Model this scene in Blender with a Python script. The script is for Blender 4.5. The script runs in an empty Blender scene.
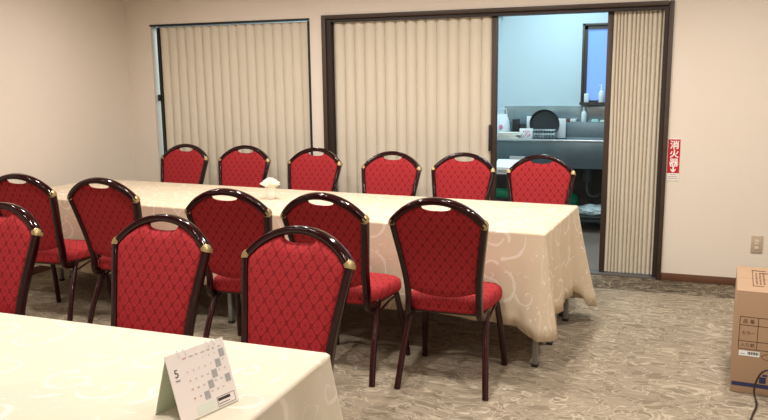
import bpy, bmesh, math, random
from mathutils import Vector, Matrix
PI = math.pi
S = bpy.context.scene
C = S.collection
random.seed(7)

# ------------------------------------------------------------------ helpers
def srgb(r, g, b):
    f = lambda c: (c/255/12.92) if c/255 <= .04045 else ((c/255+.055)/1.055)**2.4
    return (f(r), f(g), f(b), 1)

def new_mat(name):
    m = bpy.data.materials.new(name); m.use_nodes = True
    nt = m.node_tree; b = nt.nodes['Principled BSDF']
    return m, nt, b

def mat(name, col, rough=.5, metal=0, bump=0, bscale=60, var=0, vscale=8, coat=0, spec=None, emit=None, alpha=None):
    m, nt, b = new_mat(name)
    b.inputs['Base Color'].default_value = col
    b.inputs['Roughness'].default_value = rough
    b.inputs['Metallic'].default_value = metal
    b.inputs['Coat Weight'].default_value = coat
    b.inputs['Coat Roughness'].default_value = .08
    if spec is not None: b.inputs['Specular IOR Level'].default_value = spec
    if alpha is not None: b.inputs['Alpha'].default_value = alpha
    tc = nt.nodes.new('ShaderNodeTexCoord')
    if var:
        n = nt.nodes.new('ShaderNodeTexNoise'); n.inputs['Scale'].default_value = vscale; n.inputs['Detail'].default_value = 4
        nt.links.new(tc.outputs['Object'], n.inputs['Vector'])
        mx = nt.nodes.new('ShaderNodeMix'); mx.data_type = 'RGBA'
        mx.inputs[6].default_value = tuple(c*(1-var) for c in col[:3])+(1,)
        mx.inputs[7].default_value = tuple(min(1, c*(1+var)) for c in col[:3])+(1,)
        nt.links.new(n.outputs['Fac'], mx.inputs[0]); nt.links.new(mx.outputs[2], b.inputs['Base Color'])
    if bump:
        n = nt.nodes.new('ShaderNodeTexNoise'); n.inputs['Scale'].default_value = bscale; n.inputs['Detail'].default_value = 3
        nt.links.new(tc.outputs['Object'], n.inputs['Vector'])
        bp = nt.nodes.new('ShaderNodeBump'); bp.inputs['Strength'].default_value = bump; bp.inputs['Distance'].default_value = .01
        nt.links.new(n.outputs['Fac'], bp.inputs['Height']); nt.links.new(bp.outputs['Normal'], b.inputs['Normal'])
    if emit:
        b.inputs['Emission Color'].default_value = emit[0]; b.inputs['Emission Strength'].default_value = emit[1]
    return m

def finish(name, bm, m, parent=None, smooth=True, angle=40, recalc=True):
    if recalc: bmesh.ops.recalc_face_normals(bm, faces=bm.faces)
    me = bpy.data.meshes.new(name); bm.to_mesh(me); bm.free()
    if smooth:
        me.polygons.foreach_set('use_smooth', [True]*len(me.polygons))
        try: me.set_sharp_from_angle(angle=math.radians(angle))
        except Exception: pass
    o = bpy.data.objects.new(name, me); C.objects.link(o)
    for mm in (m if isinstance(m, (list, tuple)) else [m]): me.materials.append(mm)
    if parent: o.parent = parent
    return o

def tag(o, label=None, cat=None, group=None, kind=None):
    if label: o['label'] = label
    if cat: o['category'] = cat
    if group: o['group'] = group
    if kind: o['kind'] = kind
    return o

def thing(name, label, cat, loc=(0, 0, 0), rz=0, group=None):
    o = bpy.data.objects.new(name, None); C.objects.link(o)
    o.empty_display_size = .05
    o.location = loc; o.rotation_euler = (0, 0, rz)
    return tag(o, label, cat, group)

def copy_tree(o, parent=None):
    c = o.copy(); C.objects.link(c)
    if parent: c.parent = parent
    for ch in list(o.children): copy_tree(ch, c)
    return c

def bx(bm, x0, x1, y0, y1, z0, z1, bev=0, M=None):
    r = bmesh.ops.create_cube(bm, size=1)
    vs = r['verts']
    for v in vs:
        v.co = Vector(((x0+x1)/2+v.co.x*(x1-x0), (y0+y1)/2+v.co.y*(y1-y0), (z0+z1)/2+v.co.z*(z1-z0)))
    if bev:
        es = list({e for v in vs for e in v.link_edges})
        r2 = bmesh.ops.bevel(bm, geom=es, offset=bev, segments=2, profile=.5, affect='EDGES')
        vs = list({v for f in r2['faces'] for v in f.verts} | {v for v in vs if v.is_valid})
    if M:
        for v in vs: v.co = M @ v.co
    return vs

def box_obj(name, dims, m, parent=None, bev=0, M=None):
    bm = bmesh.new(); bx(bm, *dims, bev=bev, M=M); return finish(name, bm, m, parent, smooth=bool(bev))

def catmull(pts, n=6):
    P = [Vector(p) for p in pts]; out = []
    for i in range(len(P)-1):
        p0 = P[i-1] if i else P[i]*2-P[i+1]
        p1, p2 = P[i], P[i+1]
        p3 = P[i+2] if i+2 < len(P) else p2*2-p1
        for k in range(n):
            t = k/n
            out.append(.5*((2*p1)+(-p0+p2)*t+(2*p0-5*p1+4*p2-p3)*t*t+(-p0+3*p1-3*p2+p3)*t**3))
    out.append(P[-1]); return out

def oval(a, b, n=10, e=1.0):
    r = []
    for k in range(n):
        t = 2*PI*k/n; c, s = math.cos(t), math.sin(t)
        r.append((a*math.copysign(abs(c)**e, c), b*math.copysign(abs(s)**e, s)))
    return r

def sweep(bm, pts, prof, ref=(0, 1, 0), scales=None, caps=True):
    """prof (a,b): b runs along ref at the first point, parallel transported"""
    pts = [Vector(p) for p in pts]; n = len(pts); R = Vector(ref); rings = []
    prev = None
    for i, p in enumerate(pts):
        t = (pts[min(i+1, n-1)]-pts[max(i-1, 0)]).normalized()
        if prev is not None: R = prev.rotation_difference(t) @ R
        R = (R-t*R.dot(t)).normalized(); A = t.cross(R); prev = t
        s = scales[i] if scales else 1
        rings.append([bm.verts.new(p+A*(a*s)+R*(b*s)) for a, b in prof])
    k = len(prof)
    for i in range(n-1):
        for j in range(k):
            bm.faces.new((rings[i][j], rings[i][(j+1) % k], rings[i+1][(j+1) % k], rings[i+1][j]))
    if caps:
        bm.faces.new(list(reversed(rings[0]))); bm.faces.new(rings[-1])
    return rings

def lathe(bm, prof, n=24, M=None):
    rings = []
    for r, z in prof:
        if r < 1e-6: rings.append([bm.verts.new((0, 0, z))])
        else: rings.append([bm.verts.new((r*math.cos(2*PI*k/n), r*math.sin(2*PI*k/n), z)) for k in range(n)])
    for a, b in zip(rings, rings[1:]):
        for k in range(n):
            q = [a[k % len(a)], a[(k+1) % n % len(a)], b[(k+1) % n % len(b)], b[k % len(b)]]
            u = []
            for v in q:
                if v not in u: u.append(v)
            if len(u) > 2: bm.faces.new(u)
    if M:
        for rr in rings:
            for v in rr: v.co = M @ v.co

def prism(bm, outline, z0, z1, M=None):
    a = [bm.verts.new((x, y, z0)) for x, y in outline]; b = [bm.verts.new((x, y, z1)) for x, y in outline]
    bm.faces.new(list(reversed(a))); bm.faces.new(b)
    for i in range(len(a)):
        j = (i+1) % len(a); bm.faces.new((a[i], a[j], b[j], b[i]))
    if M:
        for v in a+b: v.co = M @ v.co

def text_mesh(name, s, size, M, m, parent, align='LEFT', sx=1, bold=0):
    cu = bpy.data.curves.new(name, 'FONT'); cu.body = s; cu.size = size; cu.align_x = align; cu.resolution_u = 3
    cu.offset = bold
    cu.extrude = .0002
    to = bpy.data.objects.new(name, cu); C.objects.link(to)
    bpy.context.view_layer.update()
    me = bpy.data.meshes.new_from_object(to.evaluated_get(bpy.context.evaluated_depsgraph_get()))
    bpy.data.objects.remove(to)
    for v in me.vertices: v.co = M @ Vector((v.co.x*sx, v.co.y, v.co.z))
    me.materials.clear(); me.materials.append(m)
    o = bpy.data.objects.new(name, me); C.objects.link(o); o.parent = parent
    return o

# node math sugar
class NM:
    def __init__(s, nt): s.nt = nt
    def m(s, op, *a, clamp=False):
        n = s.nt.nodes.new('ShaderNodeMath'); n.operation = op; n.use_clamp = clamp
        for i, v in enumerate(a):
            if isinstance(v, (int, float)): n.inputs[i].default_value = v
            else: s.nt.links.new(v, n.inputs[i])
        return n.outputs[0]
    def vm(s, op, a, b=None):
        n = s.nt.nodes.new('ShaderNodeVectorMath'); n.operation = op
        for i, v in enumerate((a, b)):
            if v is None: continue
            if isinstance(v, tuple): n.inputs[i].default_value = v
            else: s.nt.links.new(v, n.inputs[i])
        return n.outputs['Value'] if op in ('LENGTH', 'DISTANCE') else n.outputs['Vector']
    def sep(s, v):
        n = s.nt.nodes.new('ShaderNodeSeparateXYZ'); s.nt.links.new(v, n.inputs[0]); return n.outputs
    def ss(s, v, a, b, o0=0, o1=1):
        n = s.nt.nodes.new('ShaderNodeMapRange'); n.interpolation_type = 'SMOOTHSTEP'
        s.nt.links.new(v, n.inputs[0])
        for i, x in enumerate((a, b, o0, o1)): n.inputs[i+1].default_value = x
        return n.outputs[0]
    def mix(s, f, c0, c1):
        n = s.nt.nodes.new('ShaderNodeMix'); n.data_type = 'RGBA'
        if isinstance(f, (int, float)): n.inputs[0].default_value = f
        else: s.nt.links.new(f, n.inputs[0])
        for i, c in ((6, c0), (7, c1)):
            if isinstance(c, tuple): n.inputs[i].default_value = c
            else: s.nt.links.new(c, n.inputs[i])
        return n.outputs[2]
    def noise(s, vec, sc, det=3, out='Fac', dist=0):
        n = s.nt.nodes.new('ShaderNodeTexNoise'); n.inputs['Scale'].default_value = sc; n.inputs['Detail'].default_value = det
        n.inputs['Distortion'].default_value = dist
        s.nt.links.new(vec, n.inputs['Vector']); return n.outputs[out]

# ------------------------------------------------------------------ materials
M_wall = mat('wall_paper', srgb(224, 214, 200), .9, bump=.12, bscale=90, var=.02, vscale=3)
M_ceil = mat('ceiling_board', srgb(150, 140, 126), .95)
M_trim = mat('dark_brown_wood', srgb(62, 46, 35), .5, var=.25, vscale=14)
M_trimd = mat('deep_brown_track', srgb(38, 24, 18), .5, var=.2, vscale=20)
M_black = mat('black_metal', srgb(26, 22, 20), .5)
M_base = mat('red_brown_baseboard', srgb(98, 64, 45), .5, var=.2, vscale=10)
M_accord = mat('beige_vinyl_pleats', srgb(212, 203, 184), .62, bump=.08, bscale=220, var=.03, vscale=5)
M_wood = mat('mahogany_lacquer', srgb(34, 5, 8), .1, coat=0, var=.3, spec=.4, vscale=25)
M_gold = mat('brass_cap', srgb(176, 156, 112), .35, metal=.75)
M_legm = mat('maroon_metal_leg', srgb(44, 8, 13), .16, coat=0, metal=0, spec=.45)
M_grey = mat('grey_table_leg', srgb(140, 138, 135), .4, metal=.3)
M_dark = mat('dark_plastic', srgb(30, 30, 32), .5)
M_white = mat('white_plastic', srgb(232, 236, 236), .4)
M_paper = mat('calendar_paper', srgb(222, 213, 208), .6)
M_board = mat('calendar_stand_board', srgb(196, 204, 182), .7)
M_ink = mat('print_ink', srgb(38, 34, 34), .7)
M_inkg = mat('grey_print', srgb(160, 158, 158), .7)
M_inkr = mat('red_print', srgb(205, 90, 90), .7)
M_red = mat('sign_red', srgb(186, 16, 40), .45)
M_signw = mat('sign_white', srgb(245, 238, 232), .45)
M_card = mat('corrugated_cardboard', srgb(164, 135, 107), .8, var=.05, vscale=4, bump=.05, bscale=30)
M_print = mat('box_print', srgb(86, 58, 42), .8)
M_blue = mat('box_blue_band', srgb(42, 46, 84), .7)
M_cable = mat('cable_rubber', srgb(44, 28, 24), .5)
M_steel = mat('stainless_steel', srgb(104, 124, 134), .3, metal=.6, bump=.05, bscale=9, var=.25, vscale=6)
M_splash = mat('stainless_splash', srgb(168, 182, 186), .22, metal=.55, bump=.25, bscale=5, var=.35, vscale=7)
M_kwall = mat('kitchen_wall', srgb(204, 221, 228), .8)
M_kfloor = mat('kitchen_vinyl_floor', srgb(128, 114, 104), .4, var=.12, vscale=30)
M_pane = mat('window_film_blue', srgb(120, 160, 220), .15, emit=(srgb(120, 155, 230), .62))
M_winfr = mat('window_frame_brown', srgb(70, 62, 58), .45)
M_green = mat('green_plastic', srgb(20, 120, 84), .4)
M_greenc = mat('green_crate', srgb(16, 110, 76), .45)
M_pink = mat('pink_print', srgb(226, 130, 170), .5)
M_pvc = mat('grey_pvc', srgb(70, 74, 74), .5)
M_pale = mat('pale_paper_stack', srgb(226, 224, 212), .7)
M_outlet = mat('outlet_plate', srgb(186, 168, 146), .45)
M_outin = mat('outlet_insert', srgb(214, 200, 180), .4)
M_petal = mat('white_petals', srgb(246, 240, 222), .6)
M_vase = mat('frosted_white_glass', srgb(240, 232, 218), .35)
M_bag = mat('clear_white_bag', srgb(222, 234, 240), .3, bump=.5, bscale=40)
M_bundle = mat('crinkled_plastic', srgb(200, 220, 224), .25, bump=.9, bscale=45, var=.35, vscale=30)

def carpet_mat(name, base, dark, light, sc, thr):
    m, nt, b = new_mat(name); q = NM(nt)
    tc = nt.nodes.new('ShaderNodeTexCoord'); v = tc.outputs['Object']
    w = q.vm('ADD', q.vm('MULTIPLY', v, (1.0, 1.9, 1)), q.vm('MULTIPLY', q.noise(v, 4*sc/9, 2, 'Color'), (.35, .35, 0)))
    n1 = q.noise(w, sc, 1.5, dist=1.4)
    l1 = q.ss(q.m('ABSOLUTE', q.m('SUBTRACT', n1, .5)), .0, thr, 1, 0)
    n2 = q.noise(w, sc*1.7, 1, dist=.8)
    l2 = q.ss(q.m('ABSOLUTE', q.m('SUBTRACT', n2, .46)), .0, thr*.8, 1, 0)
    l = q.m('MAXIMUM', l1, q.m('MULTIPLY', l2, .7))
    f = q.noise(v, 260, 2)
    big = q.noise(v, 1.6, 2)
    c = q.mix(q.ss(n2, .35, .65), dark, base)
    c = q.mix(l, c, light)
    c = q.mix(q.m('MULTIPLY', q.ss(f, .35, .7), .35), c, dark)
    c = q.mix(q.m('MULTIPLY', q.ss(big, .4, .62), .16), c, dark)
    nt.links.new(c, b.inputs['Base Color']); b.inputs['Roughness'].default_value = 1
    b.inputs['Specular IOR Level'].default_value = .1
    bp = nt.nodes.new('ShaderNodeBump'); bp.inputs['Strength'].default_value = .5; bp.inputs['Distance'].default_value = .004
    nt.links.new(q.m('ADD', f, l), bp.inputs['Height']); nt.links.new(bp.outputs['Normal'], b.inputs['Normal'])
    return m
M_carpet = carpet_mat('carpet_scroll', srgb(152, 139, 120), srgb(126, 114, 97), srgb(182, 170, 149), 7.5, .045)
M_carpetb = carpet_mat('carpet_border', srgb(104, 92, 77), srgb(72, 63, 53), srgb(160, 146, 124), 7, .05)

def fabric_mat():
    m, nt, b = new_mat('red_lattice_fabric'); q = NM(nt)
    uv = nt.nodes.new('ShaderNodeUVMap').outputs[0]
    x, y, z = q.sep(uv)
    a = q.m('COSINE', q.m('MULTIPLY', x, 2*PI/.050)); c = q.m('COSINE', q.m('MULTIPLY', y, 2*PI/.066))
    f = q.m('ABSOLUTE', q.m('ADD', a, c))
    line = q.ss(f, .18, .42, 1, 0)
    ring = q.ss(q.m('ABSOLUTE', q.m('SUBTRACT', f, 1.42)), .08, .22, 1, 0)
    dot = q.ss(f, 1.86, 1.95, 0, 1)
    d = q.m('MAXIMUM', line, q.m('MAXIMUM', q.m('MULTIPLY', ring, .45), dot))
    w = q.noise(uv, 700, 2)
    col = q.mix(q.m('MULTIPLY', d, .72), srgb(160, 42, 46), srgb(98, 16, 23))
    col = q.mix(q.m('MULTIPLY', q.ss(w, .3, .7), .18), col, srgb(120, 14, 24))
    nt.links.new(col, b.inputs['Base Color']); b.inputs['Roughness'].default_value = .85
    b.inputs['Specular IOR Level'].default_value = .2
    b.inputs['Sheen Weight'].default_value = .05; b.inputs['Sheen Tint'].default_value = srgb(220, 90, 90)
    bp = nt.nodes.new('ShaderNodeBump'); bp.inputs['Strength'].default_value = .3; bp.inputs['Distance'].default_value = .001
    nt.links.new(q.m('SUBTRACT', w, d), bp.inputs['Height']); nt.links.new(bp.outputs['Normal'], b.inputs['Normal'])
    return m
M_fab = fabric_mat()

def cloth_mat(name, base, light, seed):
    m, nt, b = new_mat(name); q = NM(nt)
    uv0 = nt.nodes.new('ShaderNodeUVMap').outputs[0]
    uvw = q.vm('ADD', uv0, q.vm('MULTIPLY', q.vm('SUBTRACT', q.noise(uv0, 5, 2, 'Color'), (.5, .5, .5)), (.07, .07, 0)))
    masks = []
    for off, cell in (((seed, 2.3, 0), .25), ((seed+5.1, 7.7, 0), .17)):
        uv = q.vm('ADD', uvw, off)
        vn = nt.nodes.new('ShaderNodeTexVoronoi'); vn.voronoi_dimensions = '2D'
        vn.inputs['Scale'].default_value = 1/cell; vn.inputs['Randomness'].default_value = .55
        nt.links.new(uv, vn.inputs['Vector'])
        pos = q.vm('DIVIDE', vn.outputs['Position'], (1, 1, 1))
        d = q.vm('SUBTRACT', uv, pos)
        dx, dy, _ = q.sep(d)
        r = q.m('SQRT', q.m('ADD', q.m('MULTIPLY', dx, dx), q.m('MULTIPLY', dy, dy)))
        ang = q.m('ARCTAN2', dy, dx)
        cr, cg, cb = q.sep(vn.outputs['Color'])
        sgn = q.m('SUBTRACT', q.m('MULTIPLY', q.m('GREATER_THAN', cr, .5), 2), 1)
        t = q.m('ADD', q.m('MULTIPLY', q.m('DIVIDE', ang, 2*PI), sgn), q.m('MULTIPLY', q.m('POWER', q.m('MULTIPLY', r, 1/cell), .75), 2.6))
        t = q.m('ADD', t, cg)
        fr = q.m('ABSOLUTE', q.m('SUBTRACT', q.m('FRACT', t), .5))
        wd = q.m('ADD', -.02, q.m('MULTIPLY', q.noise(uv, 16, 1), .2))
        line = q.m('MULTIPLY', q.m('LESS_THAN', fr, wd), q.m('LESS_THAN', r, cell*.46))
        # little leaves breaking off the vine
        lf = q.m('MULTIPLY', q.m('GREATER_THAN', q.noise(uv, 24, 2, dist=1.5), .66), q.m('GREATER_THAN', r, cell*.25))
        masks.append(q.m('MAXIMUM', line, lf))
    gate = q.m('GREATER_THAN', q.noise(uv0, 2.6, 1), .47)
    pat = q.m('ADD', q.m('MULTIPLY', masks[0], gate), q.m('MULTIPLY', masks[1], q.m('SUBTRACT', 1, gate)), clamp=True)
    fine = q.noise(uv0, 900, 1)
    col = q.mix(q.m('MULTIPLY', pat, .95), base, light)
    nt.links.new(col, b.inputs['Base Color'])
    nt.links.new(q.m('SUBTRACT', .72, q.m('MULTIPLY', pat, .22)), b.inputs['Roughness'])
    b.inputs['Specular IOR Level'].default_value = .4
    bp = nt.nodes.new('ShaderNodeBump'); bp.inputs['Strength'].default_value = .25; bp.inputs['Distance'].default_value = .001
    nt.links.new(q.m('ADD', fine, pat), bp.inputs['Height']); nt.links.new(bp.outputs['Normal'], b.inputs['Normal'])
    tr = nt.nodes.new('ShaderNodeBsdfTranslucent'); tr.inputs[0].default_value = srgb(250, 200, 130)
    mx = nt.nodes.new('ShaderNodeMixShader'); mx.inputs[0].default_value = .2
    out = nt.nodes['Material Output']
    nt.links.new(b.outputs[0], mx.inputs[1]); nt.links.new(tr.outputs[0], mx.inputs[2]); nt.links.new(mx.outputs[0], out.inputs[0])
    return m
M_clothA = cloth_mat('ivory_damask', srgb(220, 205, 179), srgb(240, 232, 216), 1.0)
M_clothB = cloth_mat('cream_damask', srgb(215, 207, 187), srgb(229, 223, 208), 3.7)

# ------------------------------------------------------------------ camera (fitted to the photograph)
f, pitch, roll, yaw, D, H = 760.208, .172, -.012, .356, 5.674, 1.458
fw = Vector((-math.sin(yaw)*math.cos(pitch), math.cos(yaw)*math.cos(pitch), -math.sin(pitch)))
r0 = Vector((math.cos(yaw), math.sin(yaw), 0)); u0 = r0.cross(fw)
rr = r0*math.cos(roll)+u0*math.sin(roll); uu = rr.cross(fw)
cd = bpy.data.cameras.new('camera'); cam = bpy.data.objects.new('camera', cd); C.objects.link(cam)
Mx = Matrix((rr, uu, -fw)).transposed().to_4x4(); Mx.translation = Vector((0, -D, H))
cam.matrix_world = Mx
cd.sensor_width = 36; cd.lens = f*36/768; cd.clip_start = .05
S.camera = cam

# ------------------------------------------------------------------ the room
LX, RX, BY, CZ, WT = -4.52, 1.75, -7.0, 2.5, .11
DX0, DX1, DH = -2.62, .012, 1.953       # big opening incl. casing
WX0, WX1, WH = -4.262, -2.735, 1.935    # left opening
KX0, KX1, KY = -6.2, .9, 2.1            # kitchen
tag(box_obj('floor', (LX, RX, BY, -.36, -.05, 0), M_carpet), kind='structure')
tag(box_obj('floor_border', (LX, RX, -.36, .0, -.05, 0), M_carpetb), kind='structure')
tag(box_obj('ceiling', (LX, RX, BY, 0, CZ, CZ+.05), M_ceil), kind='structure')
tag(box_obj('wall_left', (LX-.1, LX, BY, 0, 0, CZ), M_wall), kind='structure')
tag(box_obj('wall_right', (RX, RX+.1, BY, 0, 0, CZ), M_wall), kind='structure')
tag(box_obj('wall_front', (LX, RX, BY-.1, BY, 0, CZ), M_wall), kind='structure')
bm = bmesh.new()
for a in ((LX-.1, WX0, 0, CZ), (WX0, WX1, WH, CZ), (WX1, DX0+.02, 0, CZ), (DX0+.02, DX1-.02, DH-.02, CZ), (DX1-.02, RX+.1, 0, CZ)):
    bx(bm, a[0], a[1], 0, WT, a[2], a[3])
tag(finish('wall_back', bm, M_wall, smooth=False), kind='structure')
tag(box_obj('baseboard_back', (DX1+.001, RX, -.012, 0, 0, .055), M_base, bev=.002), kind='structure')
tag(box_obj('baseboard_left', (LX, LX+.012, BY, 0, 0, .055), M_base), kind='structure')
# casing of the wide doorway: outer brown casing, darker inner jamb with the sliding track
bm = bmesh.new()
bx(bm, DX0, DX0+.035, -.018, WT+.012, 0, DH, .003); bx(bm, DX1-.03, DX1, -.018, WT+.012, 0, DH, .003)
bx(bm, DX0+.035, DX1-.035, -.018, WT+.012, DH-.03, DH, .003)
tag(finish('trim_1', bm, M_trim), kind='structure')
bm = bmesh.new()
bx(bm, DX0+.035, DX0+.075, .0, WT, .012, DH-.03); bx(bm, DX1-.06, DX1-.03, .0, WT, .012, DH-.03)
bx(bm, DX0+.075, DX1-.06, .004, WT-.01, DH-.055, DH-.03)
tag(finish('trim_2', bm, M_trimd, smooth=False), kind='structure')
tag(box_obj('trim_3', (DX0+.035, DX1-.035, .0, WT+.01, .0, .012), mat('threshold_aluminium', srgb(104, 100, 96), .5, metal=.2)), kind='structure')
# thin black frame of the left doorway (top rail, right stop)
bm = bmesh.new()
bx(bm, WX0-.006, WX1+.006, -.006, .07, WH-.013, WH+.002); bx(bm, WX1-.012, WX1+.006, -.006, .07, .0, WH-.018)
tag(finish('trim_4', bm, M_black, smooth=False), kind='structure')

def accordion(x0, x1, z0, z1, y, n, amp, rnd, sharp):
    bm = bmesh.new(); cols = []; th = .004; sub = 10
    edges = [x0]
    ws = [1+random.uniform(-rnd, rnd) for _ in range(n)]; tot = sum(ws)
    for w in ws: edges.append(edges[-1]+w/tot*(x1-x0))
    prof = []
    for i in range(n):
        a, b = edges[i], edges[i+1]
        for k in range(sub):
            t = k/sub; prof.append((a+(b-a)*t, y-amp*abs(math.sin(PI*t))**sharp))
    prof.append((x1, y))
    zs = [z0, z0+.4, z0+.9, z0+1.4, z1]
    front = [[bm.verts.new((x+.0016*math.sin(9*z+x*40), yy+.0012*math.sin(7*z+x*31), z)) for z in zs] for x, yy in prof]
    back = [[bm.verts.new((x, yy+th, z)) for z in zs] for x, yy in prof]
    for i in range(len(prof)-1):
        for k in range(len(zs)-1):
            bm.faces.new((front[i][k], front[i+1][k], front[i+1][k+1], front[i][k+1]))
            bm.faces.new((back[i][k], back[i][k+1], back[i+1][k+1], back[i+1][k]))
        bm.faces.new((front[i][0], back[i][0], back[i+1][0], front[i+1][0]))
        bm.faces.new((front[i][-1], front[i+1][-1], back[i+1][-1], back[i][-1]))
    return bm
def fold_door(name, label, x0, x1, z1, y, n, amp, rnd, sharp, post, postmat, handle):
    t = thing(name, label, 'folding door', ((x0+x1)/2, y, 0))
    P = Matrix.Translation((-(x0+x1)/2, -y, 0))
    bm = accordion(x0, x1, .02, z1, y, n, amp, rnd, sharp); bm.transform(P)
    finish('pleated_curtain', bm, M_accord, t, angle=55)
    bm = bmesh.new(); bx(bm, post[0], post[1], y-amp*.9, y+.03, .015, z1, .003); bm.transform(P)
    finish('end_post', bm, postmat, t)
    if handle:
        bm = bmesh.new(); bx(bm, *handle, bev=.004); bm.transform(P); finish('handle', bm, M_dark, t)
    return t
fold_door('folding_door', 'beige pleated folding door drawn closed across the narrow left doorway', WX0+.062, WX1-.012, WH-.02, .05, 17, .022, .04, .55,
          (WX0+.037, WX0+.062), M_black, (WX0+.024, WX0+.044, .008, .03, 1.28, 1.335))
fold_door('folding_door', 'beige pleated folding door stretched across the left half of the wide doorway', DX0+.075, -1.250, DH-.056, .06, 15, .026, .08, .55,
          (-1.250, -1.212), M_trim, (-1.263, -1.248, .012, .03, .9, 1.1))
fold_door('folding_door', 'beige folding door bunched up tight at the right of the wide doorway', -.39, DX1-.05, DH-.056, .075, 13, .026, .25, .6,
          (-.425, -.39), M_trim, None)

# fire extinguisher sign
t = thing('extinguisher_sign', 'red vertical sign with white characters and arrow beside the doorway', 'sign', (.057, 0, .868))
box_obj('sign_plate', (-.041, .041, -.003, 0, -.147, .147), M_signw, t, bev=.0008)
box_obj('red_panel', (-.0395, .0395, -.004, -.003, -.092, .145), M_red, t)
RX90 = Matrix.Rotation(PI/2, 4, 'X')
for i, ch in enumerate('消火器'):
    text_mesh('printed_character', ch, .062, Matrix.Translation((-.0285, -.0045, .094-i*.062-.01)) @ RX90, M_signw, t, bold=.0012)
bm = bmesh.new()
prism(bm, [(-.005, .022), (.005, .022), (.005, -.004), (.017, .006), (.017, -.006), (0, -.022), (-.017, -.006), (-.017, .006), (-.005, -.004)], 0, .0006,
      Matrix.Translation((0, -.0042, -.066)) @ RX90)
finish('arrow', bm, M_signw, t, smooth=False)
bm = bmesh.new()
for k, (a, w) in enumerate(((-.102, .02), (-.116, .03), (-.128, .03))): bx(bm, -w, w, -.0036, -.003, a-.0025, a+.0015)
finish('fine_print', bm, M_inkg, t, smooth=False)

# outlet
t = thing('wall_outlet', 'beige power outlet plate low on the wall above the cardboard box', 'outlet', (.62, 0, .302))
box_obj('cover_plate', (-.036, .036, -.008, 0, -.06, .06), M_outlet, t, bev=.003)
box_obj('socket', (-.014, .014, -.011, -.008, -.004, .034), M_outin, t, bev=.002)
box_obj('socket', (-.014, .014, -.011, -.008, -.034, -.012), M_outin, t, bev=.002)
bm = bmesh.new()
for x in (-.006, .006): bx(bm, x-.001, x+.001, -.0115, -.011, .014, .023)
finish('slots', bm, M_ink, t, smooth=False)

# ------------------------------------------------------------------ banquet chair
def yr(z): return -.165-.142*max(0, (z-.42)/.518)**1.25
def wz(z):
    P = [(.38, .170), (.46, .169), (.55, .174), (.65, .187), (.74, .201), (.818, .2125), (.93, .2125)]
    for (a, u), (b, v) in zip(P, P[1:]):
        if z <= b: 
            t = max(0, (z-a)/(b-a)); return u+(v-u)*t
    return P[-1][1]
AR = (.2125**2+.108**2)/(2*.108); ACZ = .818+.108-AR
def arcz(x): return ACZ+math.sqrt(max(0, AR*AR-x*x))

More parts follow.
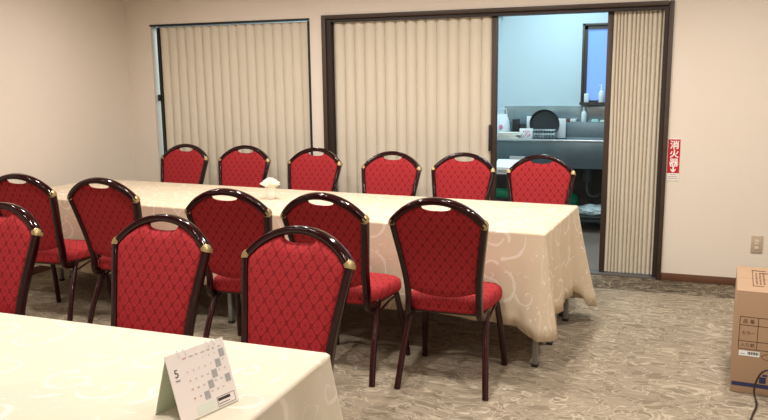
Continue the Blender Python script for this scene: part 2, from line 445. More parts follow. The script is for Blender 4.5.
def make_chair():
    t = thing('banquet_chair', 'x', 'chair')
    # backrest panel
    bm = bmesh.new(); uvl = bm.loops.layers.uv.new('UVMap'); NU, NV = 44, 26
    def zt(x):
        z = arcz(x)-.012
        if abs(x) < .074: z -= .036*math.sqrt(1-(x/.074)**2)
        return z
    def zb(u): return .458+.034*abs(u)**2.2
    def pos(i, j, side):
        u = -1+2*i/NU
        lo = zb(u)
        x = u*.2
        for _ in range(4):
            hi = zt(max(-.2, min(.2, x))); z = lo+(hi-lo)*j/NV; x = u*(wz(z)-.008)
        e = (1-abs(u)**7)*(1-abs(2*j/NV-1)**10)
        off = .008+(.016 if side > 0 else .008)*max(0, e)**.5
        return Vector((x, yr(z)+side*off, z))
    g = {}
    for s in (1, -1):
        for i in range(NU+1):
            for j in range(NV+1): g[s, i, j] = bm.verts.new(pos(i, j, s))
    def face(vs):
        fc = bm.faces.new(vs)
        for l in fc.loops: l[uvl].uv = (l.vert.co.x, l.vert.co.z*1.02)
    for i in range(NU):
        for j in range(NV):
            face((g[1, i, j], g[1, i, j+1], g[1, i+1, j+1], g[1, i+1, j])); face((g[-1, i, j], g[-1, i+1, j], g[-1, i+1, j+1], g[-1, i, j+1]))
    for i in range(NU):
        face((g[1, i, 0], g[1, i+1, 0], g[-1, i+1, 0], g[-1, i, 0])); face((g[1, i, NV], g[-1, i, NV], g[-1, i+1, NV], g[1, i+1, NV]))
    for j in range(NV):
        face((g[1, 0, j], g[-1, 0, j], g[-1, 0, j+1], g[1, 0, j+1])); face((g[1, NU, j], g[1, NU, j+1], g[-1, NU, j+1], g[-1, NU, j]))
    finish('backrest', bm, M_fab, t, angle=60)
    # seat cushion
    bm = bmesh.new(); uvl = bm.loops.layers.uv.new('UVMap')
    out = []
    n = 64
    for k in range(n):
        a = 2*PI*k/n; c, s = math.cos(a), math.sin(a); e = .42 if s > 0 else .3
        x = math.copysign(abs(c)**e, c); y = math.copysign(abs(s)**(e if s > 0 else .35), s)
        yy = .025+y*.185
        out.append((x*(.182+.046*(y+1)/2), yy))
    rings = []
    cx, cy = 0, .025
    for sc, z in ((.90, .374), (.975, .379), (1.0, .392), (1.0, .418), (.975, .434), (.92, .444), (.8, .452), (.5, .458), (.2, .460)):
        rings.append([bm.verts.new((cx+(x-cx)*sc, cy+(y-cy)*sc, z)) for x, y in out])
    for a, b in zip(rings, rings[1:]):
        for k in range(n): bm.faces.new((a[k], a[(k+1) % n], b[(k+1) % n], b[k]))
    bm.faces.new(rings[-1]); bm.faces.new(list(reversed(rings[0])))
    for fc in bm.faces:
        nn = abs(fc.calc_center_median().z)
        for l in fc.loops: l[uvl].uv = (l.vert.co.x, l.vert.co.y+(.5-l.vert.co.z))
    finish('seat', bm, M_fab, t, angle=60)
    box_obj('seat_base', (-.165, .165, -.13, .18, .362, .377), M_dark, t, bev=.004)
    # side rails with the hook forward under the seat
    for s in (-1, 1):
        pts = [(s*.180, -.062, .378), (s*.179, -.095, .366), (s*.174, -.145, .366), (s*.1705, -.168, .395)]
        pts += [(s*wz(z), yr(z), z) for z in (.46, .55, .64, .73, .80, .822)]
        bm = bmesh.new(); sweep(bm, catmull(pts, 5), oval(.0140, .021, 16, .42), ref=(0, 0, -1)); finish('side_rail', bm, M_wood, t, angle=60)
    # arched top rail
    am = math.asin(.2125/AR)
    pts = []
    for k in range(25):
        a = -am+2*am*k/24; x = AR*math.sin(a); z = ACZ+AR*math.cos(a); pts.append((x, yr(z)-.001, z))
    bm = bmesh.new(); sweep(bm, pts, oval(.0150, .0220, 16, .42), ref=(0, 1, 0)); finish('top_rail', bm, M_wood, t, angle=60)
    for s in (-1, 1):
        bm = bmesh.new()
        pp = [(s*(.2122), yr(.812), .812), (s*.2128, yr(.817), .817), (s*.2100, yr(.824), .8245), (s*.204, yr(.8295), .830)]
        sweep(bm, pp, oval(.0156, .0226, 16, .42), ref=(0, 1, 0)); finish('corner_cap', bm, M_gold, t, angle=60)
    # legs
    for s in (-1, 1):
        bm = bmesh.new(); pts = catmull([(s*.177, -.070, .380), (s*.186, -.092, .33), (s*.200, -.167, .17), (s*.213, -.222, 0)], 4)
        sweep(bm, pts, oval(.0155, .0155, 12), ref=(0, 1, 0)); finish('leg', bm, M_legm, t)
    for s in (-1, 1):
        bm = bmesh.new(); pts = catmull([(s*.177, .155, .380), (s*.186, .168, .33), (s*.201, .208, .17), (s*.213, .238, 0)], 4)
        sweep(bm, pts, oval(.0155, .0155, 12), ref=(0, 1, 0)); finish('leg', bm, M_legm, t)
    for s in (-1, 1):
        bm = bmesh.new(); sweep(bm, [(s*.172, -.11, .366), (s*.176, .16, .366)], oval(.008, .009, 8), ref=(0, 0, 1)); finish('seat_frame', bm, M_legm, t)
        bm = bmesh.new(); sweep(bm, [(s*.187, -.100, .318), (s*.186, .05, .345), (s*.184, .160, .352)], oval(.0065, .0065, 8), ref=(0, 0, 1)); finish('stretcher', bm, M_legm, t)
        bm = bmesh.new(); sweep(bm, [(s*.182, -.075, .378), (s*.1840, -.083, .356)], oval(.0178, .0178, 12), ref=(0, 1, 0)); finish('leg_collar', bm, M_legm, t)
    return t

CH = [
 ('Na', -3.534, -2.030, .098, 'red banquet chair at the left picture edge, seen from behind at the far table', 'near'),
 ('Nb', -2.912, -2.054, .049, 'red banquet chair seen from behind, second from left along the far table front', 'near'),
 ('Nc', -2.018, -2.234, .094, 'red banquet chair seen from behind, just left of the white flowers, at the far table', 'near'),
 ('Nd', -1.461, -2.230, -.062, 'red banquet chair seen from behind, second from the right end of the far table', 'near'),
 ('Ne', -.929, -2.225, .009, 'red banquet chair seen fully from behind, nearest the right end of the far table', 'near'),
 ('Fa', -3.727, -.644, 3.135, 'red banquet chair facing the camera behind the far table, nearest the left doorway edge', 'far'),
 ('Fb', -3.143, -.657, 3.185, 'red banquet chair facing the camera, second from left behind the far table', 'far'),
 ('Fc', -2.517, -.716, 3.104, 'red banquet chair facing the camera in front of the pillar between the two doorways', 'far'),
 ('Fd', -1.843, -.856, 3.115, 'red banquet chair facing the camera before the middle of the stretched folding door', 'far'),
 ('Fe', -1.316, -.832, 3.138, 'red banquet chair facing the camera at the left edge of the kitchen opening', 'far'),
 ('Ff', -.774, -.843, 3.161, 'red banquet chair facing the camera right in front of the kitchen sink', 'far'),
 ('Ma', -2.719, -3.474, 3.165, 'large red banquet chair cut off by the left picture edge, at the foreground table', 'fore'),
 ('Mb', -1.850, -3.519, 3.116, 'large red banquet chair facing the camera behind the foreground table, left of the calendar', 'fore'),
 ('Mc', -1.242, -3.577, 3.064, 'large red banquet chair facing the camera at the right corner of the foreground table', 'fore'),
]
GR = {'near': 'chairs along the front of the far table', 'far': 'chairs along the back of the far table', 'fore': 'chairs at the foreground table'}
base = make_chair()
for i, (_, x, y, a, lab, g) in enumerate(CH):
    o = base if i == 0 else copy_tree(base)
    o.location = (x+{'near': -.004, 'far': .005, 'fore': .010}[g], y, 0); o.rotation_euler = (0, 0, a); tag(o, lab, 'chair', GR[g])

# ------------------------------------------------------------------ folding tables and cloths
TL, TD, TH = 1.86, .447, .694
def make_table():
    t = thing('folding_table', 'x', 'table')
    box_obj('tabletop', (-TL/2, TL/2, -TD/2, TD/2, TH-.03, TH), mat('table_laminate', srgb(170, 140, 105), .4), t, bev=.004)
    for sx in (-1, 1):
        for sy in (-1, 1):
            x, y = sx*(TL/2-.045), sy*(TD/2-.048)
            lg = box_obj('leg', (x-.0135, x+.0135, y-.0135, y+.0135, .012, TH-.03), M_grey, t, bev=.003)
            box_obj('rubber_foot', (x-.016, x+.016, y-.016, y+.016, 0, .016), M_dark, lg, bev=.003)
        x = sx*(TL/2-.045)
        box_obj('crossbar', (x-.008, x+.008, -TD/2+.05, TD/2-.05, .5, .52), M_grey, t)
    return t
tb = make_table()
ta = -.068
FT = Matrix.Translation((-.529, -2.012, 0)) @ Matrix.Rotation(ta, 4, 'Z')   # front right corner of far table
NT = Matrix.Translation((-.853, -4.722, 0))                                    # front right corner of near table
first = True
for Mt, where in ((FT, 'far'), (NT, 'near')):
    for col in (0, 1):
        for row in (0, 1):
            o = tb if first else copy_tree(tb); first = False
            p = Mt @ Vector((-TL/2-col*TL, TD/2+.002+row*(TD+.002), 0))
            o.location = p; o.rotation_euler = (0, 0, ta if where == 'far' else 0)
            if where == 'near': o.scale = (.93, 1, 1); o.location = Mt @ Vector(((-TL/2-col*TL)*.93, TD/2+.002+row*(TD+.002), 0))
            tag(o, '%s table with grey legs under the %s cloth, %s, %s row' % ('folding', 'long patterned far' if where == 'far' else 'foreground cream', 'right end' if col == 0 else 'left end', 'rear' if row else 'front'), 'table',
                'folding tables under the %s cloth' % where)

def make_cloth(name, label, Mt, L, W, T, m, hem, flares, fl_side, seed, droop=(.035,)*4, group=None):
    """rect x in [-L,0], y in [0,W]; skirt as strips; flares per corner (FR, BR, BL, FL)"""
    rnd = random.Random(seed)
    bm = bmesh.new(); uvl = bm.loops.layers.uv.new('UVMap'); UV = {}
    rc = .012
    corners = [(-rc, rc, -PI/2), (-rc, W-rc, 0), (-L+rc, W-rc, PI/2), (-L+rc, rc, PI)]   # centre, start angle
    per = []   # (x, y, nx, ny, cornerness, flare, side)
    for ci, (cx, cy, a0) in enumerate(corners):
        nc = 14
        for k in range(nc+1):
            a = a0+PI/2*k/nc
            per.append((cx+rc*math.cos(a), cy+rc*math.sin(a), math.cos(a), math.sin(a), 1.0, ci, k/nc))
        nxt = corners[(ci+1) % 4]
        x1, y1 = cx+rc*math.cos(a0+PI/2), cy+rc*math.sin(a0+PI/2)
        x2, y2 = nxt[0]+rc*math.cos(nxt[2]), nxt[1]+rc*math.sin(nxt[2])
        ln = math.hypot(x2-x1, y2-y1); ns = max(8, int(ln/.03))
        for k in range(1, ns):
            s = k/ns; d1, d2 = s*ln, (1-s)*ln
            per.append((x1+(x2-x1)*s, y1+(y2-y1)*s, math.cos(a0+PI/2), math.sin(a0+PI/2), None, ci, (d1, d2)))
    rows = [0, .008, .02, .05, .1, .17, .25, .34, .44, .55, .66, .77, .88, 1]
    ph = [rnd.uniform(0, 6) for _ in range(8)]
    ring0 = []; cols = []
    for (x, y, nx, ny, cr, ci, s) in per:
        if cr: 
            w = 1; fl = flares[ci]; dd = 0; wd = droop[ci]
        else:
            d1, d2 = s
            w1, w2 = math.exp(-(d1/.10)**2), math.exp(-(d2/.10)**2)
            w = max(w1, w2); wd = w1*droop[ci]+w2*droop[(ci+1) % 4]; fl = w1*flares[ci]*.72+w2*flares[(ci+1) % 4]*.72; dd = min(d1, d2)
        fs = fl_side[ci] if not cr else 0
        base_f = fs*(1-w)
        q = x*1.0+y*1.3
        fold = (.010*math.sin(q*17+ph[0])+.006*math.sin(q*41+ph[1])+.004*math.sin(q*73+ph[2]))*(1-w)
        fold += .022*math.sin(dd*38+ph[3]+ci)*math.exp(-(dd/.28)**2)*(1-w*.8) if not cr else 0
        if ci == 0 and not cr and fs < .02 or ci == 3 and not cr and fs < .02: fold *= .6
        dropz = T-hem+wd+ (0 if cr else .006*math.sin(q*9+ph[4]))
        col = []
        for t in rows:
            z = T-.0015-dropz*t if t > 0 else T
            tt = t**1.15
            off = (fl if cr else fl)*tt+base_f*tt+fold*min(1, t*1.6)**1.2
            if t == 0: off = -.006
            if t > 0 and t < .03: off = max(off, -.001)
            off = max(off, .001 if t > 0 else -.01)
            v = bm.verts.new((x+nx*off, y+ny*off, z)); UV[v] = (x+nx*dropz*t, y+ny*dropz*t); col.append(v)
        cols.append(col)
    n = len(cols)
    for i in range(n):
        a, b = cols[i], cols[(i+1) % n]
        for k in range(len(rows)-1): bm.faces.new((a[k], a[k+1], b[k+1], b[k]))
    bm.faces.new([c[0] for c in cols])
    for fc in bm.faces:
        for l in fc.loops: l[uvl].uv = UV[l.vert]
    bm.transform(Mt)
    o = finish(name, bm, m, None, angle=70)
    so = o.modifiers.new('thickness', 'SOLIDIFY'); so.thickness = .0012; so.offset = 1
    return tag(o, label, 'tablecloth', group)
make_cloth('tablecloth', 'long ivory damask tablecloth over the far table holding the white flowers', FT, 3.72, .898, .70, M_clothA, .235,
           (.075, .13, .06, .05), (.02, .0, .0, .012), 3, (.055, .135, .04, .04))
make_cloth('tablecloth', 'cream damask tablecloth over the foreground table under the desk calendar', NT, 3.47, .898, .70, M_clothB, .235,
           (.08, .10, .05, .05), (.03, .01, .0, .01), 8)

# ------------------------------------------------------------------ flowers on far table
t = thing('flower_vase', 'small white vase of white flowers standing on the long far table', 'vase', (-2.366, -1.40, .7005))
bm = bmesh.new(); lathe(bm, [(0, .0), (.026, .0), (.029, .004), (.031, .03), (.034, .076), (.031, .078), (.027, .03), (.0, .012)], 28); finish('vase', bm, M_vase, t)
rnd = random.Random(5)
for k in range(13):
    a = 2*PI*k/8 if k < 8 else 2*PI*(k+.3)/4; R = .036 if k < 8 else .018 if k < 12 else 0
    cx, cy, cz = R*math.cos(a)*(1.1), R*math.sin(a), .092+.008*(k % 2) if k < 8 else .114 if k < 12 else .126
    bm = bmesh.new()
    for L in range(3):
        for j in range(6):
            b = 2*PI*j/6+L*.5; tilt = (.35, .8, 1.2)[L]; ln = (.018, .024, .028)[L]
            vs = []
            for u, wd in ((0, .2), (.35, .8), (.7, 1), (1, .55)):
                rad = ln*u*math.sin(tilt)+.002; hh = ln*u*math.cos(tilt)+.004*u
                for sg in (-1, 0, 1): vs.append(bm.verts.new((cx+rad*math.cos(b)-sg*wd*.011*math.sin(b), cy+rad*math.sin(b)+sg*wd*.011*math.cos(b), cz+hh-.012+(.0015 if sg else 0))))
            for u in range(3):
                for sg in range(2): bm.faces.new((vs[u*3+sg], vs[u*3+sg+1], vs[u*3+sg+4], vs[u*3+sg+3]))
    so = finish('flower', bm, M_petal, t); md = so.modifiers.new('th', 'SOLIDIFY'); md.thickness = .001
bm = bmesh.new(); bmesh.ops.create_icosphere(bm, subdivisions=2, radius=.044)
for v in bm.verts: v.co = Vector((v.co.x, v.co.y, v.co.z*.7+.098))
finish('flower_base', bm, M_petal, t)

# ------------------------------------------------------------------ desk calendar
cw, ch_, cdp = .163, .148, .10
cal = thing('desk_calendar', 'white tent desk calendar open at month 5 on the foreground table', 'calendar', (-.928-.163*math.cos(1.28), -4.193-.163*math.sin(1.28), .7005), 1.28)
# local: x along the front foot, y backwards, z up
sl = math.hypot(cdp/2, ch_); ang = math.atan2(ch_, cdp/2)
PF = Matrix.Rotation(ang, 4, 'X')          # page plane: x right, y up the slope, z out of the page
bm = bmesh.new(); bx(bm, 0, cw, 0, sl, -.002, 0, M=PF)
bx(bm, 0, cw, 0, sl, 0, .002, M=Matrix.Translation((0, cdp, 0)) @ Matrix.Rotation(PI-ang, 4, 'X'))
finish('stand', bm, M_board, cal, smooth=False)
bm = bmesh.new(); bx(bm, -.002, cw+.002, .004, sl+.003, .0004, .0026, M=PF); finish('page', bm, M_paper, cal, smooth=False)
for x in (.034, .052, .118, .136):
    bm = bmesh.new(); pts = []
    for k in range(13):
        a = 2*PI*k/13; pts.append(PF @ Vector((x, sl-.001+.0075*math.cos(a), .001+.0055*math.sin(a))))
    pts.append(pts[0]); sweep(bm, pts, oval(.0011, .0011, 6), ref=(1, 0, 0), caps=False); finish('binding_ring', bm, M_white, cal)
PZ = PF @ Matrix.Translation((0, 0, .0029))
text_mesh('month_number', '5', .026, PZ @ Matrix.Translation((.010, .106, 0)), M_ink, cal)
text_mesh('month_name', 'MAY', .0065, PZ @ Matrix.Translation((.010, .096, 0)), M_ink, cal)
gx0, gx1, gy0, gy1 = .040, .159, .034, .136
cwd, chh = (gx1-gx0)/7, (gy1-gy0)/5
bm = bmesh.new()
for c, r in ((6, 0), (5, 1), (4, 2), (3, 3), (2, 4), (6, 3)):
    x0 = gx0+c*cwd; y1 = gy1-r*chh; bx(bm, x0+.0008, x0+cwd-.0008, y1-chh+.0008, y1-.0008, 0, .0002, M=PZ)
finish('grey_date_cells', bm, M_inkg, cal, smooth=False)
d = 1
for r in range(5):
    for c in range(7):
        k = r*7+c-2
        if k < 1 or k > 31: continue
        text_mesh('date', str(k), .0055, PZ @ Matrix.Translation((gx0+c*cwd+.004, gy1-r*chh-.008, .0003)), M_inkr if c == 0 else M_inkg, cal, align='LEFT')
for c, s in enumerate(('SUN', 'MON', 'TUE', 'WED', 'THU', 'FRI', 'SAT')):
    text_mesh('weekday', s, .0048, PZ @ Matrix.Translation((gx0+c*cwd+.002, gy1+.004, 0)), M_inkr if c == 0 else M_inkg, cal)
bm = bmesh.new(); bx(bm, .104, .157, .0075, .0085, 0, .0002, M=PZ); bx(bm, .104, .157, .029, .030, 0, .0002, M=PZ)
bx(bm, .104, .105, .0075, .030, 0, .0002, M=PZ); bx(bm, .156, .157, .0075, .030, 0, .0002, M=PZ); bx(bm, .107, .143, .020, .0265, 0, .0002, M=PZ)
bx(bm, .107, .139, .013, .0145, 0, .0002, M=PZ)
finish('company_stamp', bm, M_ink, cal, smooth=False)
bm = bmesh.new(); bx(bm, .046, .098, .010, .028, 0, .0002, M=PZ); finish('small_print', bm, mat('pale_green_print', srgb(205, 212, 198), .7), cal, smooth=False)

# ------------------------------------------------------------------ cardboard box
BH, BW, BD = .487, .62, .50
box = thing('cardboard_box', 'brown cardboard box with a blue band at the right edge by the wall', 'box', (.336, -1.98, 0), -.075)
bm = bmesh.new(); bx(bm, 0, BW, 0, BD, 0, BH-.004, .004); finish('carton', bm, M_card, box)
bm = bmesh.new(); bx(bm, .001, BW-.001, .0015, BD/2-.0015, BH-.005, BH, .0015); finish('flap', bm, M_card, box)
bm = bmesh.new(); bx(bm, .001, BW-.001, BD/2+.0015, BD-.0015, BH-.005, BH, .0015); finish('flap', bm, M_card, box)
FM = Matrix.Translation((0, -.0006, 0)) @ RX90            # front face: x right, y up
def fr(dims, m, nm):
    bm = bmesh.new()
    for (a, b, c, d_) in dims: bx(bm, a, b, c, d_, -.0004, .0002, M=FM)
    return finish(nm, bm, m, box, smooth=False)
lw = .0014
rowsz = (.366, .327, .252, .214)
L_ = [(.022, .50, z-lw, z+lw) for z in rowsz]+[(x-lw, x+lw, .214, .366) for x in (.022, .098, .50)]
fr(L_, M_print, 'printed_table')
text_mesh('printed_text', '品 番', .022, FM @ Matrix.Translation((.034, .338, 0)), M_print, box)
text_mesh('printed_text', 'カラー', .020, FM @ Matrix.Translation((.030, .283, 0)), M_print, box)
text_mesh('printed_text', '入り数', .020, FM @ Matrix.Translation((.030, .226, 0)), M_print, box)
fr([(.142, .170, .298, .3005), (.142, .170, .276, .2785), (.142, .1435, .276, .3005), (.142, .170, .262, .2645), (.142, .1435, .258, .2645), (.148, .166, .285, .292), (.15, .168, .333, .352)], M_print, 'printed_mark')
fr([(.004, BW-.004, .034, .053)], M_blue, 'blue_band')
fr([(.118, .145, .058, .088), (.13, .15, .092, .102)], M_blue, 'blue_print')
bm = bmesh.new(); bx(bm, .026, .112, .182, .206, -.0004, .0009, M=FM); stk = finish('sticker', bm, M_white, box, smooth=False); stk['label'] = 'white barcode sticker'
bm = bmesh.new()
for k in range(14):
    x = .062+k*.0033; bx(bm, x, x+.0014+.0008*(k % 3), .189, .203, .0009, .0012, M=FM)
bx(bm, .031, .052, .190, .192, .0009, .0012, M=FM)
finish('barcode', bm, M_ink, stk, smooth=False)
bm = bmesh.new(); pts = [FM @ Vector((.165+.045*math.cos(a), .185+.016*math.sin(a), 0)) for a in [2*PI*k/28 for k in range(29)]]
sweep(bm, pts, oval(.0012, .0008, 6), ref=(0, 1, 0), caps=False); finish('printed_mark', bm, M_print, box)
TM = Matrix.Translation((0, 0, BH+.0003))
bm = bmesh.new()
for a in ((.068, .0715, .10, .42), (.068, .115, .10, .112), (.068, .130, .402, .42), (.10, .145, .355, .372)): bx(bm, *a, -.0003, .0002, M=TM)
for k in range(3):
    for j in range(9): bx(bm, .082+k*.016, .090+k*.016, .14+j*.026, .155+j*.026, -.0003, .0002, M=TM)
bx(bm, .145, .155, .22, .34, -.0003, .0002, M=TM)
finish('top_print', bm, M_print, box, smooth=False)

# cable
pts = catmull([(.95, -2.16, .006), (.80, -2.13, .04), (.62, -2.09, .13), (.50, -2.06, .15), (.455, -2.05, .132), (.432, -2.05, .075), (.430, -2.055, .03), (.437, -2.08, .006), (.430, -2.15, .005), (.405, -2.25, .005), (.36, -2.5, .005), (.40, -2.8, .005), (.7, -3.1, .005)], 7)
bm = bmesh.new(); sweep(bm, pts, oval(.0042, .0042, 8), ref=(0, 0, 1)); tag(finish('power_cord', bm, M_cable), 'thin black power cord drooping in front of the cardboard box onto the carpet', 'cord')

# ------------------------------------------------------------------ kitchen beyond the doorway
tag(box_obj('floor_kitchen', (KX0, KX1, .0, KY, -.05, 0), M_kfloor), kind='structure')
tag(box_obj('wall_kitchen_back', (KX0, KX1, KY, KY+.1, 0, CZ), M_kwall), kind='structure')
tag(box_obj('wall_kitchen_left', (KX0-.1, KX0, WT, KY, 0, CZ), M_kwall), kind='structure')
tag(box_obj('wall_kitchen_right', (KX1, KX1+.1, WT, KY, 0, CZ), M_kwall), kind='structure')
tag(box_obj('ceiling_kitchen', (KX0, KX1, WT, KY, CZ, CZ+.05), M_kwall), kind='structure')
w = thing('window_1', None, None, (-.25, KY, 1.56)); w['kind'] = 'structure'
x0, x1, z0, z1 = -.805+.25, .30+.25, 1.178-1.56, 1.952-1.56
bm = bmesh.new()
for a in ((x0, x1, z0, z0+.022), (x0, x1, z1-.022, z1), (x0, x0+.022, z0, z1), (x1-.022, x1, z0, z1)): bx(bm, a[0], a[1], -.045, 0, a[2], a[3], .002)
finish('window_frame', bm, M_winfr, w)
bm = bmesh.new()
for a in ((x0+.022, x1-.022, z1-.055, z1-.022), (x0+.022, x0+.05, z0+.022, z1-.022), (x0+.06, x0+.2, z0+.022, z0+.04), (-.02, .02, z0+.022, z1-.022)): bx(bm, a[0], a[1], -.03, -.012, a[2], a[3])
finish('window_sash', bm, M_winfr, w)
box_obj('window_pane', (x0+.022, x1-.022, -.010, -.002, z0+.022, z1-.022), M_pane, w)
# sink unit
SX0, SX1, SY0, SY1 = -2.4, .6, 1.5, KY
sk = thing('kitchen_sink', 'long stainless steel sink counter against the kitchen wall', 'sink', (-.9, 1.8, 0))
P = Matrix.Translation((.9, -1.8, 0))
def kp(nm, dl, m, bev=.003):
    bm = bmesh.new()
    for dd_ in dl: bx(bm, *dd_, bev=bev)
    bm.transform(P); return finish(nm, bm, m, sk)
kp('basin', [(SX0, SX1, SY0, SY0+.03, .61, .858), (SX0, SX1, SY1-.13, SY1-.10, .61, .86), (SX0, SX1, SY0+.03, SY1-.13, .61, .625),
             (SX0, SX0+.03, SY0+.03, SY1-.13, .625, .86), (SX1-.03, SX1, SY0+.03, SY1-.13, .625, .86), (-1.05, -1.02, SY0+.03, SY1-.13, .625, .86),
             (-1.9, -1.05, SY0+.03, SY1-.13, .835, .86)], M_steel)
kp('rim', [(SX0, SX1, SY0-.015, SY0+.035, .856, .876)], mat('bright_steel_rim', srgb(196, 206, 210), .3, metal=.7), .006)
kp('back_ledge', [(SX0, SX1, SY1-.10, SY1, .60, 1.008)], M_steel, .006)
kp('splashback', [(-1.56, SX1, SY1-.012, SY1-.001, 1.008, 1.163)], M_splash, .001)
kp('sink_shade_panel', [(SX0+.02, SX1-.02, SY1-.03, SY1-.01, .17, .60)], mat('sink_shade_brown', srgb(84, 78, 72), .6))  # added dark panel, its brown stands in for the shade under the sink
for x in (SX0+.05, -1.0, SX1-.05):
    for y in (SY0+.05, SY1-.06): kp('leg', [(x-.02, x+.02, y-.02, y+.02, 0, .61)], M_pvc)
kp('lower_shelf_rail', [(SX0+.05, SX1-.05, SY0+.04, SY0+.06, .13, .15), (SX0+.05, SX1-.05, SY1-.09, SY1-.07, .13, .15)], M_dark)
bm = bmesh.new(); lathe(bm, [(0, .61), (.05, .61), (.05, .48), (.042, .46), (.02, .455), (0, .455)], 20, Matrix.Translation((-.69, 1.78, 0)))
sweep(bm, catmull([(-.69, 1.78, .46), (-.69, 1.78, .38), (-.67, 1.78, .33), (-.62, 1.79, .31), (-.56, 1.85, .33), (-.5, 1.95, .36)], 5), oval(.017, .017, 10), ref=(0, 1, 0))
bm.transform(P); finish('drain_trap', bm, M_pvc, sk)

def K(nm, dl, m, label, cat, loc, rz=0, bev=.004):
    bm = bmesh.new()
    for dd_ in dl: bx(bm, *dd_, bev=bev)
    o = finish(nm, bm, m); o.location = loc; o.rotation_euler = (0, 0, rz); return tag(o, label, cat)
# dish rack on the drain board with dark round pan
TZ = .8605
dr = thing('dish_rack', 'wire dish rack standing on the sink counter in front of the round pan', 'dish rack', (-1.085, 1.64, TZ+.004))
bm = bmesh.new()
for z in (.05, .09): 
    sweep(bm, [(-.10, -.06, z), (.10, -.06, z), (.10, .05, z), (-.10, .05, z), (-.10, -.06, z)], oval(.0035, .0035, 6), ref=(0, 0, 1))
for k in range(9):
    x = -.10+.025*k; sweep(bm, [(x, -.06, .005), (x, -.06, .092)], oval(.002, .002, 6), ref=(1, 0, 0)); sweep(bm, [(x, .05, .005), (x, .05, .092)], oval(.002, .002, 6), ref=(1, 0, 0))
finish('wire_basket', bm, mat('rack_wire', srgb(180, 190, 192), .3, metal=.8), dr)
box_obj('drip_tray', (-.11, .11, -.07, .06, -.003, .012), M_dark, dr, bev=.003)
bm = bmesh.new(); lathe(bm, [(0, 0), (.118, 0), (.128, .012), (.140, .03), (.144, .03), (.142, .026), (.13, .004), (.12, -.006), (0, -.006)], 40)
bm.transform(Matrix.Rotation(PI/2+.15, 4, 'X')); o = finish('round_pan', bm, mat('dark_pan', srgb(74, 78, 82), .45, metal=.3)); o.location = (-1.105, 1.785, TZ+.1455)
tag(o, 'round dark pan drying upright behind the wire dish rack', 'pan')
K('tray', [(-.06, .06, -.006, .006, 0, .19)], M_white, 'white tray standing upright at the right of the round pan', 'tray', (-.975, 1.86, TZ), .1)
K('tray', [(-.075, .075, -.006, .006, 0, .21)], M_white, 'white tray standing upright at the left of the round pan', 'tray', (-1.225, 1.90, TZ), -.05)
pk = K('snack_package', [(-.07, .06, -.02, .02, 0, .10)], M_white, 'white package with pink print in front of the round pan', 'package', (-1.265, 1.72, TZ), .1)
bm = bmesh.new()
for k in range(5): bx(bm, -.03+k*.012, -.024+k*.014, -.0215, -.020, .02+.012*(k % 3), .035+.012*(k % 3))
for k in range(4): bx(bm, -.035+k*.017, -.025+k*.017, -.0215, -.020, .065, .078)
finish('pink_print', bm, M_pink, pk, smooth=False)
K('black_canister', [(-.032, .03, -.035, .035, 0, .185)], M_dark, 'tall black canister beside the white bag on the sink counter', 'canister', (-1.385, 1.80, TZ))
K('black_canister', [(-.03, .03, -.03, .03, 0, .14)], M_dark, 'black canister just left of the round pan', 'canister', (-1.318, 1.80, TZ))
bm = bmesh.new()
for k in range(5): bx(bm, -.14+.006*k, .10-.012*(k % 3)*2, -.05, .05, .014*k, .014*k+.013, .004, Matrix.Rotation(.12*(k-2)*.4, 4, 'Z'))
o = finish('towel_stack', bm, M_pale); o.location = (-1.40, 1.625, TZ); tag(o, 'stack of folded pale towels on the sink counter edge', 'towels')
# plastic shopping bag
bm = bmesh.new(); rnd = random.Random(2)
rg = []
for z, sx, sy in ((0, .07, .045), (.03, .08, .055), (.1, .078, .05), (.17, .07, .035), (.215, .055, .02), (.235, .05, .012)):
    rg.append([bm.verts.new((sx*math.cos(2*PI*k/20)*(1+rnd.uniform(-.07, .07)), sy*math.sin(2*PI*k/20)*(1+rnd.uniform(-.12, .12)), z)) for k in range(20)])
for a, b in zip(rg, rg[1:]):
    for k in range(20): bm.faces.new((a[k], a[(k+1) % 20], b[(k+1) % 20], b[k]))
bm.faces.new(rg[-1]); bm.faces.new(list(reversed(rg[0])))
sweep(bm, catmull([(-.045, 0, .23), (-.04, 0, .275), (0, .0, .29), (.04, 0, .275), (.045, 0, .23)], 4), oval(.004, .008, 8), ref=(0, 1, 0))
o = finish('plastic_bag', bm, M_bag); o.location = (-1.525, 1.80, TZ); tag(o, 'white plastic bag with pink mark on the sink counter by the door post', 'bag')
bm = bmesh.new(); bmesh.ops.create_icosphere(bm, subdivisions=2, radius=.02)
for v in bm.verts: v.co = Vector((v.co.x, v.co.y*.15-.053, v.co.z*1.2+.11))
finish('pink_mark', bm, M_pink, o)
# things on the ledge
def bottle(label, loc, s, m=M_white, pump=True):
    t = thing('bottle', label, 'bottle', loc)
    bm = bmesh.new(); lathe(bm, [(0, 0), (.026*s, 0), (.028*s, .005), (.028*s, .085*s), (.02*s, .105*s), (.011*s, .115*s), (.011*s, .125*s), (0, .125*s)], 20); finish('bottle_body', bm, m, t)
    bm = bmesh.new()
    if pump:
        lathe(bm, [(0, .125*s), (.013*s, .125*s), (.013*s, .14*s), (.005*s, .142*s), (.005*s, .165*s), (0, .165*s)], 12); bx(bm, -.022*s, .008*s, -.006*s, .006*s, .158*s, .168*s)
    else: lathe(bm, [(0, .125*s), (.013*s, .125*s), (.012*s, .15*s), (.004*s, .165*s), (0, .165*s)], 12)
    finish('cap', bm, M_white, t)
bottle('tall white nozzle bottle on the ledge behind the sink', (-.765, KY-.055, 1.009), .95, pump=False)
bottle('white pump bottle on the window sill at the right door post', (-.605, KY-.075, 1.2005), 1.0)
K('paper_carton', [(-.022, .022, -.02, .02, 0, .085)], M_white, 'small white carton on the left corner of the window sill', 'carton', (-.745, KY-.075, 1.2005))
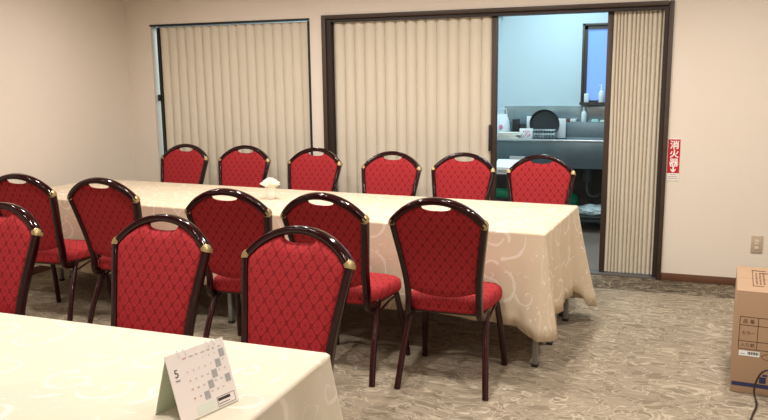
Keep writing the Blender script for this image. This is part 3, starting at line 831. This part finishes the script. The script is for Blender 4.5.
tag(box_obj('trim_5', (-.81, .31, KY-.10, KY-.001, 1.178, 1.2), M_winfr), kind='structure')
K('sponge', [(-.03, .03, -.02, .02, 0, .025)], mat('brown_sponge', srgb(120, 70, 60), .9), 'small reddish brown sponge on the sink ledge', 'sponge', (-.93, KY-.055, 1.009))
K('soap_dish', [(-.03, .03, -.022, .022, 0, .03)], M_white, 'small white soap dish on the sink ledge', 'soap dish', (-.865, KY-.055, 1.009))
K('folded_cloth', [(-.035, .035, -.025, .025, 0, .016), (-.03, .03, -.022, .022, .016, .028)], mat('aqua_cloth', srgb(190, 226, 222), .9), 'pale aqua folded cloth on the ledge below the window', 'cloth', (-.66, KY-.055, 1.009), bev=.006)
K('folded_cloth', [(-.035, .035, -.025, .025, 0, .02)], M_pale, 'white folded cloth on the ledge near the right door post', 'cloth', (-.575, KY-.055, 1.009), bev=.006)
# printer on a dark rack in front of the sink
rk = thing('storage_rack', 'dark low rack in front of the sink holding the white office machine', 'rack', (-1.33, 1.22, 0))
for z in (.10, .37, .588): box_obj('shelf', (-.17, .17, -.14, .14, z-.015, z), M_dark, rk, bev=.002)
for sx in (-1, 1):
    for sy in (-1, 1): box_obj('post', (sx*.16-.008, sx*.16+.008, sy*.13-.008, sy*.13+.008, 0, .588), M_dark, rk)
pr = thing('printer', 'white office machine with grey display on the dark rack', 'printer', (-1.315, 1.22, .589))
bm = bmesh.new(); prism(bm, [(-.12, 0), (.12, 0), (.12, .11), (.05, .115), (-.12, .06)], -.135, .135, Matrix.Rotation(PI/2, 4, 'Z') @ RX90)
finish('body', bm, M_white, pr, smooth=False)
box_obj('display', (-.03, .11, .06, .075, .112, .145), M_inkg, pr, bev=.003)
box_obj('keypad', (-.10, .04, -.124, -.119, .014, .038), M_inkg, pr)
K('storage_bin', [(-.1, .1, -.08, .08, 0, .06)], M_greenc, 'flat green plastic bin on the dark rack below the white machine', 'bin', (-1.36, 1.2, .371))
# under the sink
bm = bmesh.new(); bmesh.ops.create_icosphere(bm, subdivisions=4, radius=1)
from mathutils import noise
for v in bm.verts:
    n_ = 1+.25*noise.noise(v.co*2.2)+.1*noise.noise(v.co*6); v.co = Vector((v.co.x*.15*n_, v.co.y*.10*n_, max(-.04, v.co.z*.055*n_)))
o = finish('plastic_bundle', bm, M_bundle); o.location = (-.62, 1.66, .2005); tag(o, 'crinkled pale plastic bundle on the low shelf under the sink', 'plastic bundle')
tag(box_obj('shelf_board', (-.93, .45, 1.53, 2.05, .151, .158), M_pvc), 'dark board lying on the rails under the sink', 'board')
bm = bmesh.new(); bmesh.ops.create_icosphere(bm, subdivisions=3, radius=1)
for v in bm.verts:
    n_ = 1+.2*noise.noise(v.co*2+Vector((3, 1, 2))); v.co = Vector((v.co.x*.10*n_, v.co.y*.09*n_, max(-.08, v.co.z*.10*n_)))
o = finish('green_bag', bm, M_green); o.location = (-.87, 1.84, .2405); tag(o, 'rounded green plastic bag under the sink beside the plastic bundle', 'bag')
# hanging strip at top left of the kitchen opening
bm = bmesh.new()
sweep(bm, catmull([(-.02, 0, 0), (.03, 0, .03), (.07, 0, .02), (.045, .01, -.04), (.01, 0, -.14), (.0, 0, -.20)], 5), oval(.004, .012, 8), ref=(0, 1, 0))
o = finish('hanging_strap', bm, M_white); o.location = (-1.655, KY-.014, 2.02); tag(o, 'white strap hanging at the top left of the kitchen wall', 'strap')
bm = bmesh.new(); sweep(bm, [(0, 0, 0), (0, 0, -.40)], oval(.002, .002, 6), ref=(0, 1, 0)); o = finish('pull_string', bm, M_inkg); o.location = (-.66, 1.75, CZ)
tag(o, 'thin grey pull string hanging in front of the kitchen window', 'string')

# ------------------------------------------------------------------ lights
M_lamp = mat('downlight_glow', (1, .9, .75, 1), .4, emit=((1, .80, .56, 1), 25))
def area(loc, size, power, col, rot=(0, 0, 0), shape='DISK', sy=None):
    l = bpy.data.lights.new('lamp', 'AREA'); l.shape = shape; l.size = size
    if sy: l.size_y = sy
    l.energy = power; l.color = col
    o = bpy.data.objects.new('ceiling_lamp', l); C.objects.link(o); o.location = loc; o.rotation_euler = rot
    return o
warm = (1, .93, .86)
for x in (-3.4, -2.2, -.9, .5):
    for y in (-6.1, -4.6, -3.1, -1.35):
        area((x, y, CZ-.012), .13, 19*(.65 if x < -3 else .92 if x < -2 else 1)*{-6.1: .35, -4.6: .7, -3.1: 1.1, -1.35: 1.3}[y], warm).data.spread = math.radians(165)
cool = (.68, .91, 1)
area((-.9, 1.0, CZ-.012), .25, 31, cool, shape='RECTANGLE', sy=1.2)
area((-3.4, 1.0, CZ-.012), .25, 45, cool, shape='RECTANGLE', sy=1.2)
wd = bpy.data.worlds.new('world'); S.world = wd; wd.use_nodes = True
wd.node_tree.nodes['Background'].inputs[0].default_value = (.6, .7, .9, 1); wd.node_tree.nodes['Background'].inputs[1].default_value = .3
vs = S.view_settings; vs.view_transform = 'Standard'; vs.look = 'None'; vs.exposure = .06; vs.gamma = 1; vs.use_curve_mapping = False
